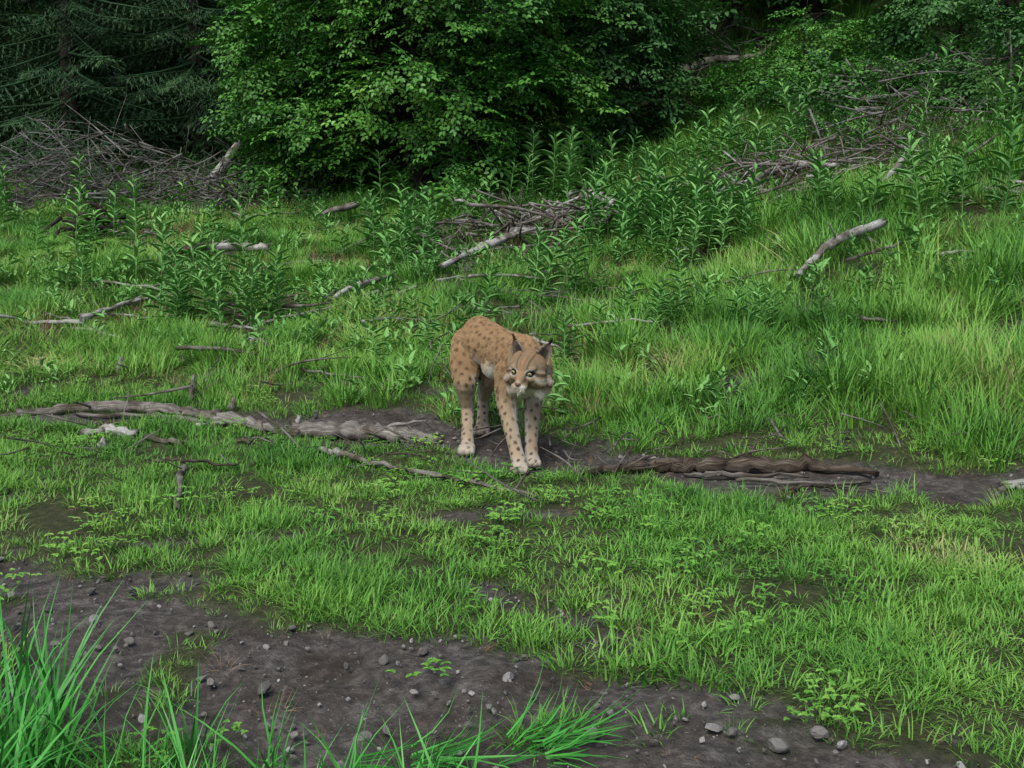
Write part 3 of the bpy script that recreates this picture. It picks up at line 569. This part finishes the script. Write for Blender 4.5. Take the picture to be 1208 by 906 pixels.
z=g0[2]; caps([(-.212,5.42,.49),(-.226,5.32,.41),(-.228,5.23,.34)],[.090,.078,.055]); caps([(-.228,5.23,.34),(-.224,5.265,.26),(-.218,5.29,.195)],[.053,.040,.031]); caps([(-.218,5.29,.19),(-.215,5.20,.11),(-.212,5.11,z+.045)],[.031,.029,.033]); paw(-.212,5.06,z,-.1)
z=g0[3]; caps([(-.115,5.44,.49),(-.115,5.42,.40),(-.12,5.38,.33)],[.090,.070,.050]); caps([(-.12,5.38,.33),(-.135,5.47,.25),(-.145,5.54,.20)],[.048,.038,.030]); caps([(-.145,5.54,.20),(-.15,5.51,.12),(-.15,5.46,z+.045)],[.030,.029,.032]); paw(-.15,5.42,z,-.1)
caps([(-.20,5.51,.55),(-.215,5.57,.50),(-.22,5.60,.44)],[.035,.03,.024])
ell((0,.012,.020),(.072,.083,.062),HM); ell((0,-.03,.026),(.055,.055,.046),HM)
for s in (-1,1):
    ell((s*.046,-.018,-.016),(.038,.048,.040),HM); ell((s*.066,.018,-.046),(.026,.040,.045),HM,Matrix.Rotation(s*.3,4,'Y')); ell((s*.050,.005,-.074),(.022,.032,.026),HM)
    ell((s*.0155,-.097,-.040),(.0175,.020,.0150),HM); ell((s*.033,-.059,.030),(.021,.020,.010),HM); ell((s*.032,-.058,-.010),(.024,.023,.016),HM)
caps([(0,-.055,.016),(0,-.085,-.008),(0,-.104,-.022)],[.028,.021,.0140],HM)
ell((0,-.078,-.038),(.029,.036,.024),HM); ell((0,-.086,-.062),(.0165,.020,.0105),HM); ell((0,.02,-.05),(.055,.06,.045),HM)
to=bpy.data.objects.new('t',npmesh('t',np.concatenate(VV),np.concatenate(FF))); SC.collection.objects.link(to)
rm=to.modifiers.new('r','REMESH'); rm.mode='VOXEL'; rm.voxel_size=.0044
sm2=to.modifiers.new('s','SMOOTH'); sm2.factor=.5; sm2.iterations=8
dg=bpy.context.evaluated_depsgraph_get(); dg.update(); me=bpy.data.meshes.new_from_object(to.evaluated_get(dg)); bpy.data.objects.remove(to)
nV=len(me.vertices); V=np.empty(nV*3,np.float32); me.vertices.foreach_get('co',V); V=V.reshape(-1,3).astype(float)
Nn=np.empty(nV*3,np.float32); me.vertex_normals.foreach_get('vector',Nn); Nn=Nn.reshape(-1,3).astype(float)
HL=V@HMi[:3,:3].T+HMi[:3,3]
hx,hy,hz=HL.T; inhead=(np.linalg.norm(HL/.120,axis=1)<1)&(hy<.07)
TAN=np.array([.37,.245,.132]);DARKT=np.array([.27,.165,.082]);CR=np.array([.62,.585,.50]);SPC=np.array([.055,.030,.018]);BLK=np.array([.018,.015,.013])
def paint(C,P,HLp,Nn):
    X_,Y_,Z_=P.T; hx,hy,hz=HLp.T
    ih=ss(1.0,.90,np.linalg.norm(HLp/.120,axis=1))*ss(.07,.05,hy)
    st=[C]
    def mx(col,m):
        m=np.clip(m,0,1)[:,None]; st[0]=st[0]*(1-m)+np.asarray(col)*m
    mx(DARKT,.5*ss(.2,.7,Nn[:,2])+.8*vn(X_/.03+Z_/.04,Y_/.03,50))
    mx(CR,.30*ss(.45,.2,Z_))
    mx(CR,ss(.2,.7,-Nn[:,2])*ss(.29,.35,Z_)*.9*(Y_<5.36))
    mx(CR,ss(.10,.05,np.abs(X_-.085))*ss(5.0,4.92,Y_)*ss(.26,.32,Z_)*ss(.49,.44,Z_)*.95)
    fl=(Y_<5.08)&(Z_<.38); hl=(Y_>=5.08)&(Z_<.38); mid=.058
    mx(CR,.75*(fl&(X_<mid))*ss(.2,.8,Nn[:,0])+.75*(fl&(X_>=mid))*ss(.2,.8,-Nn[:,0]))
    mx(CR,.7*(hl&(X_<-.178))*ss(.4,.9,Nn[:,0])+.7*(hl&(X_>=-.178))*ss(.3,.9,-Nn[:,0]))
    mx(CR,.5*ss(.10,.05,Z_))
    mx(CR,.95*ss(.47,.41,Z_+.3*np.clip(Y_-5.1,0,1))*ss(5.33,5.25,Y_)*ss(4.98,5.05,Y_)*(Z_>.28)*(X_>-.165))
    SPm=np.zeros(len(P)); 
    for p,r in zip(chosen,cr):
        dd=P-p; k=np.where(np.abs(dd).max(1)<.03)[0]; d_=dd[k]
        d=np.sqrt(d_[:,0]**2+(d_[:,1]*.8)**2+(d_[:,2]*.8)**2)*(1+.7*vn(P[k,0]/.008,P[k,2]/.008+P[k,1]/.009,60))
        SPm[k]=np.maximum(SPm[k],ss(r*1.2,r*.6,d)*(.6+.4*((p[0]*997+p[2]*613)%1))*((.95 if p[2]<.40 else .80)))
    SPm*=(1-.75*ss(.2,.7,-Nn[:,2]))*(1-.6*ss(.07,.04,Z_)); SPm*=1-.8*ss(.11,.06,np.abs(X_-.08))*(Y_<4.95)*(Z_>.32)*(Z_<.48)
    mx(SPC,SPm*(1-ih))
    mx(np.array([.34,.25,.16]),ih)
    mx(np.array([.27,.17,.09]),ih*ss(.03,.07,hz)*.7)
    mx(np.array([.38,.22,.11]),ih*ss(.015,.007,np.abs(hx))*ss(-.03,-.06,hy)*ss(-.03,-.01,hz)*.6)
    mx(CR,ih*ss(-.068,-.080,hy)*ss(-.028,-.036,hz)); mx(CR,ih*ss(-.050,-.070,hz)*.9)
    for s in (-1,1):
        dE=np.sqrt((hx-s*.034)**2+((hz-.012)*1.25)**2); fr=(hy<-.03)
        mx(CR,ih*ss(.025,.018,dE)*.75*fr*(np.abs(hz-.012)>.004))
        mx(BLK,ih*ss(.0165,.0130,dE)*fr)
        mx(BLK,ih*ss(.004,.002,np.abs((hz-.004)-.55*(s*hx-.020)))*ss(.014,.018,s*hx)*ss(.030,.024,s*hx)*fr*.9)
        mx(BLK,ih*ss(.0055,.003,np.abs(hx-s*(.021+.15*(hz-.03))))*ss(.026,.032,hz)*ss(.085,.07,hz)*.5)
        mx(BLK,ih*ss(.0045,.0025,np.abs(hx-s*(.007+.1*(hz-.03))))*ss(.035,.042,hz)*ss(.08,.065,hz)*.3)
        sx=s*hx
        mx(BLK,ih*ss(.0065,.004,np.abs(hz-(.008-.22*(sx-.05))))*ss(.046,.052,sx)*ss(.10,.09,sx)*.8)
        mx(CR,ih*ss(.010,.006,np.abs(hz+.012+.25*(sx-.05)))*ss(.046,.054,sx)*.6)
        mx(BLK,ih*ss(.0065,.004,np.abs(hz+.030+.32*(sx-.05)))*ss(.048,.058,sx)*.7)
        mx(CR,ih*ss(-.048,-.062,hz+.2*(sx-.06))*ss(.05,.065,sx))
        mx(BLK,ih*ss(.010,.006,np.abs(sx-.078-.1*(hz+.08)))*ss(-.055,-.068,hz)*.5)
    mx(BLK,ih*ss(.0036,.0018,np.abs(hz+.0535-.12*np.abs(hx)))*(hy<-.075)*ss(.026,.020,np.abs(hx))*.9)
    mx(BLK,ih*ss(.0022,.001,np.abs(hx))*(hy<-.10)*ss(-.030,-.034,hz)*.8)
    mx(BLK,(Z_<.50)*(Y_>5.57)*(Z_>.38)*1.)
    return np.clip(st[0],0,1)
rs=np.random.RandomState(5); chosen=[]; cr=[]
for i in rs.permutation(nV)[:12000]:
    p=V[i]
    if inhead[i] or Nn[i,2]<-.6: continue
    sp_=.030 if p[2]<.37 else .032
    if chosen and np.min(np.linalg.norm(np.array(chosen)-p,axis=1))<sp_: continue
    chosen.append(p); cr.append(rs.uniform(.0065,.0105) if p[2]<.37 else rs.uniform(.0070,.0115))
C=paint(np.tile(TAN,(nV,1)),V,HL,Nn)
a=me.attributes.new('col','FLOAT_COLOR','POINT'); c4=np.ones((nV,4),np.float32); c4[:,:3]=C*.75; a.data.foreach_set('color',c4.ravel())
def attrmat(name,rough=.8,spec=.15,attr='col'):
    m,t=nt(name); a=N(t,'ShaderNodeAttribute',attribute_name=attr); b=N(t,'ShaderNodeBsdfPrincipled'); b.inputs['Roughness'].default_value=rough; b.inputs['Specular IOR Level'].default_value=spec
    L(t,a.outputs['Color'],b.inputs['Base Color']); o=N(t,'ShaderNodeOutputMaterial'); L(t,b.outputs[0],o.inputs[0]); return m
FURM=attrmat('lynx_fur'); EYEM=attrmat('lynx_eye',.12,.5); NOSEM=attrmat('lynx_nose',.4,.4)
me.materials.clear(); me.materials.append(FURM); me.polygons.foreach_set('use_smooth',np.ones(len(me.polygons),bool)); me.name='body'
link(bpy.data.objects.new('body',me),LX)
me.calc_loop_triangles(); nt3=len(me.loop_triangles); T=np.empty(nt3*3,np.int32); me.loop_triangles.foreach_get('vertices',T); T=T.reshape(-1,3)
ar=np.linalg.norm(np.cross(V[T[:,1]]-V[T[:,0]],V[T[:,2]]-V[T[:,0]]),axis=1); pr=ar*(inhead[T[:,0]]*1.8+1.); pr/=pr.sum(); NS=150000
ti=rs.choice(nt3,NS,p=pr); u=rs.rand(NS,1);v=rs.rand(NS,1); f_=u+v>1; u,v=np.where(f_,1-u,u),np.where(f_,1-v,v)
def ip(A): return A[T[ti,0]]*(1-u-v)+A[T[ti,1]]*u+A[T[ti,2]]*v
Pp=ip(V);Np=ip(Nn);Np/=np.linalg.norm(Np,axis=1)[:,None];Hp=ip(HL);Cp=ip(C);hd=inhead[T[ti,0]]
flow=np.tile(np.array([-.35,.8,-.35]),(NS,1)); low=ss(.48,.33,Pp[:,2])[:,None]; flow=flow*(1-low)+np.array([0,.1,-1.])*low
hf=Hp-np.array([0,-.11,-.02]); hf=hf/np.linalg.norm(hf,axis=1)[:,None]; hf[:,2]-=.35*(Hp[:,2]<0); hf=hf@HR.T
flow=np.where(hd[:,None],hf,flow)+rs.randn(NS,3)*.22
flow-=Np*(flow*Np).sum(1)[:,None]; flow/=np.linalg.norm(flow,axis=1)[:,None]+1e-9
ln=.005+.008*ss(.05,.42,Pp[:,2]); ln=np.where((Np[:,2]<-.3)&(Pp[:,2]>.3),.020,ln)
face=hd&(Hp[:,1]<-.03)&(np.abs(Hp[:,0])<.055); ln=np.where(hd,.010,ln); ln=np.where(face,.0055,ln); ln=np.where(hd&(Hp[:,1]<-.080),.003,ln)
ruff=hd&(np.abs(Hp[:,0])>.055)&(Hp[:,2]<-.02); ln=np.where(ruff,.026,ln); ln=np.where((Pp[:,1]<4.96)&(Pp[:,2]>.34)&(~hd),.020,ln)
dEy=np.minimum(np.linalg.norm(Hp-[.034,-.078,.012],axis=1),np.linalg.norm(Hp-[-.034,-.078,.012],axis=1)); ln=np.where(dEy<.021,.001,ln)
D_=flow+Np*np.where(hd,.28,.40)[:,None]; D_/=np.linalg.norm(D_,axis=1)[:,None]
ln*=rs.uniform(.6,1.25,NS); W=np.cross(D_,Np+rs.randn(NS,3)*.3); W/=np.linalg.norm(W,axis=1)[:,None]; wd=np.where(hd,.0006,.0010)[:,None]
b0=Pp-Np*.0015
FV=np.stack([b0-W*wd,b0+W*wd,b0+D_*ln[:,None]],1).reshape(-1,3)
FC=np.repeat(Cp*rs.uniform(.72,1.25,(NS,1)),3,0).reshape(NS,3,3); FC[:,2]*=1.12
link(bpy.data.objects.new('fur',npmesh('fur',FV,np.arange(NS*3).reshape(-1,3),[FURM],False,{'col':np.clip(FC.reshape(-1,3),0,1)})),LX)
def toW(v): return v@HR.T+HT
def eyemesh(s):
    bm=bmesh.new(); bmesh.ops.create_uvsphere(bm,u_segments=32,v_segments=40,radius=1)
    v=np.array([q.co[:] for q in bm.verts]); F=[[q.index for q in f.verts] for f in bm.faces]; bm.free()
    d=np.array([s*.10,-1,.04]); d/=np.linalg.norm(d); a=np.degrees(np.arccos(np.clip(v@d,-1,1)))
    c=np.tile(np.array([.01,.008,.006]),(len(v),1)); c[a<52]=(.30,.28,.14); c[(a<52)&(a>44)]=(.12,.09,.03); c[a<22]=(.004,.004,.004)
    link(bpy.data.objects.new('eye',npmesh('eye',toW(v*[.0108,.0112,.0088]+np.array([s*.0335,-.0738,.011])),F,[EYEM],True,{'col':c})),LX)
eyemesh(-1);eyemesh(1)
nv=SV*np.array([.0125,.008,.0085]); nv[:,0]*=1-.45*ss(.002,-.008,nv[:,2]); nv=nv+np.array([0,-.1135,-.0265])
link(bpy.data.objects.new('nose',npmesh('nose',toW(nv),SF,[NOSEM],True,{'col':np.where((SV[:,2]>-.35)[:,None],np.array([.15,.07,.05]),np.array([.02,.012,.01]))})),LX)
def ear(s):
    n,m=14,12; V=[];Cc=[];F=[]; ew=.041
    base=np.array([s*.047,.018,.058]); up=np.array([s*.38,.05,.92]); up/=np.linalg.norm(up); side=np.array([.92,.10*s,-.38*s]); side/=np.linalg.norm(side); bk=np.cross(side,up); bk*=np.sign(bk[1]); h=.082
    for ly in range(2):
        for i in range(n+1):
            q=i/n; w=ew*(1-q)**.62*(1-.15*(1-q)**3)+.0006
            for j in range(m+1):
                tt=-1+2*j/m; dep=.024*(1-tt*tt)*(1-q)**.8+(.004 if ly else 0)
                V.append(base+up*(q*h*(1-.08*tt*tt)-.008)+side*tt*w+bk*(dep-.012*(1-q))); e=abs(tt)
                if ly==0:
                    c=np.array([.12,.095,.075])
                    if e>.72: c=np.array([.34,.24,.14])
                    elif e<.35 and q<.6: c=np.array([.05,.04,.036])
                    if q>.86: c=np.array([.03,.02,.015])
                else:
                    c=np.array([.03,.025,.02]) if (q>.55 or e>.6) else np.array([.40,.37,.33])
                    if q<.2: c=np.array([.34,.22,.13])
                Cc.append(c)
    K=(n+1)*(m+1)
    for ly in range(2):
        for i in range(n):
            for j in range(m):
                a=ly*K+i*(m+1)+j; f=(a,a+1,a+m+2,a+m+1); F.append(f if ly==0 else f[::-1])
    for i in range(n):
        for j in (0,m):
            a=i*(m+1)+j; b_=a+m+1; F.append((a,b_,b_+K,a+K))
    tip=base+up*h
    def hair(p,d,l,w0,col):
        d=d/np.linalg.norm(d); w=np.cross(d,rs.randn(3)); w/=np.linalg.norm(w); a=len(V); V.extend([p-w*w0,p+w*w0,p+d*l]); Cc.extend([col]*3); F.append((a,a+1,a+2))
    for k in range(50): hair(tip+rs.randn(3)*.002-up*.012,up+np.array([s*.1,.15,0])+rs.randn(3)*.10,rs.uniform(.016,.028),.0009,BLK)
    for k in range(450):
        q=rs.rand()*.75; sg=rs.choice([-1,1]); tt=sg*rs.uniform(.75,1.); w_=ew*(1-q)**.62; p=base+up*(q*h-.006)+side*tt*w_+bk*(.024*(1-tt*tt)*(1-q)**.8-.012*(1-q)); inner=rs.rand()<.45
        d=(-side*sg+up*.9-bk*.5) if inner else (side*sg*.6+up+bk*.1)
        hair(p,d+rs.randn(3)*.25,rs.uniform(.006,.016) if inner else rs.uniform(.004,.008),.0007,np.array([.40,.35,.28]) if inner else np.array([.32,.22,.13]))
    link(bpy.data.objects.new('ear',npmesh('ear',toW(np.array(V)),F,[FURM],False,{'col':np.array(Cc)})),LX)
ear(-1);ear(1)
# ---------- light, world, camera
SUN_EL,SUN_AZ=math.radians(55),math.radians(205)
w=bpy.data.worlds.new('World');SC.world=w;w.use_nodes=True;t=w.node_tree
sk=t.nodes.new('ShaderNodeTexSky'); sk.sky_type='NISHITA'; sk.sun_disc=False; sk.sun_elevation=SUN_EL; sk.sun_rotation=SUN_AZ; sk.dust_density=3
t.links.new(sk.outputs[0],t.nodes['Background'].inputs[0]); t.nodes['Background'].inputs[1].default_value=.15
s=bpy.data.lights.new('sun','SUN');s.energy=2.7;s.angle=math.radians(35);s.color=(1,.99,.92)
so=bpy.data.objects.new('sun',s);link(so)
dv=Vector((math.sin(SUN_AZ)*math.cos(SUN_EL),math.cos(SUN_AZ)*math.cos(SUN_EL),math.sin(SUN_EL)))
so.rotation_euler=dv.to_track_quat('Z','Y').to_euler()
c=bpy.data.cameras.new('camera');c.lens=1295/1208*36;c.clip_end=1500;c.clip_start=.05
co=bpy.data.objects.new('camera',c);link(co);co.location=(0,0,1.2);co.rotation_euler=(math.radians(90-9.5),0,0)
SC.camera=co
SC.view_settings.view_transform='Standard';SC.view_settings.look='None';SC.view_settings.exposure=0
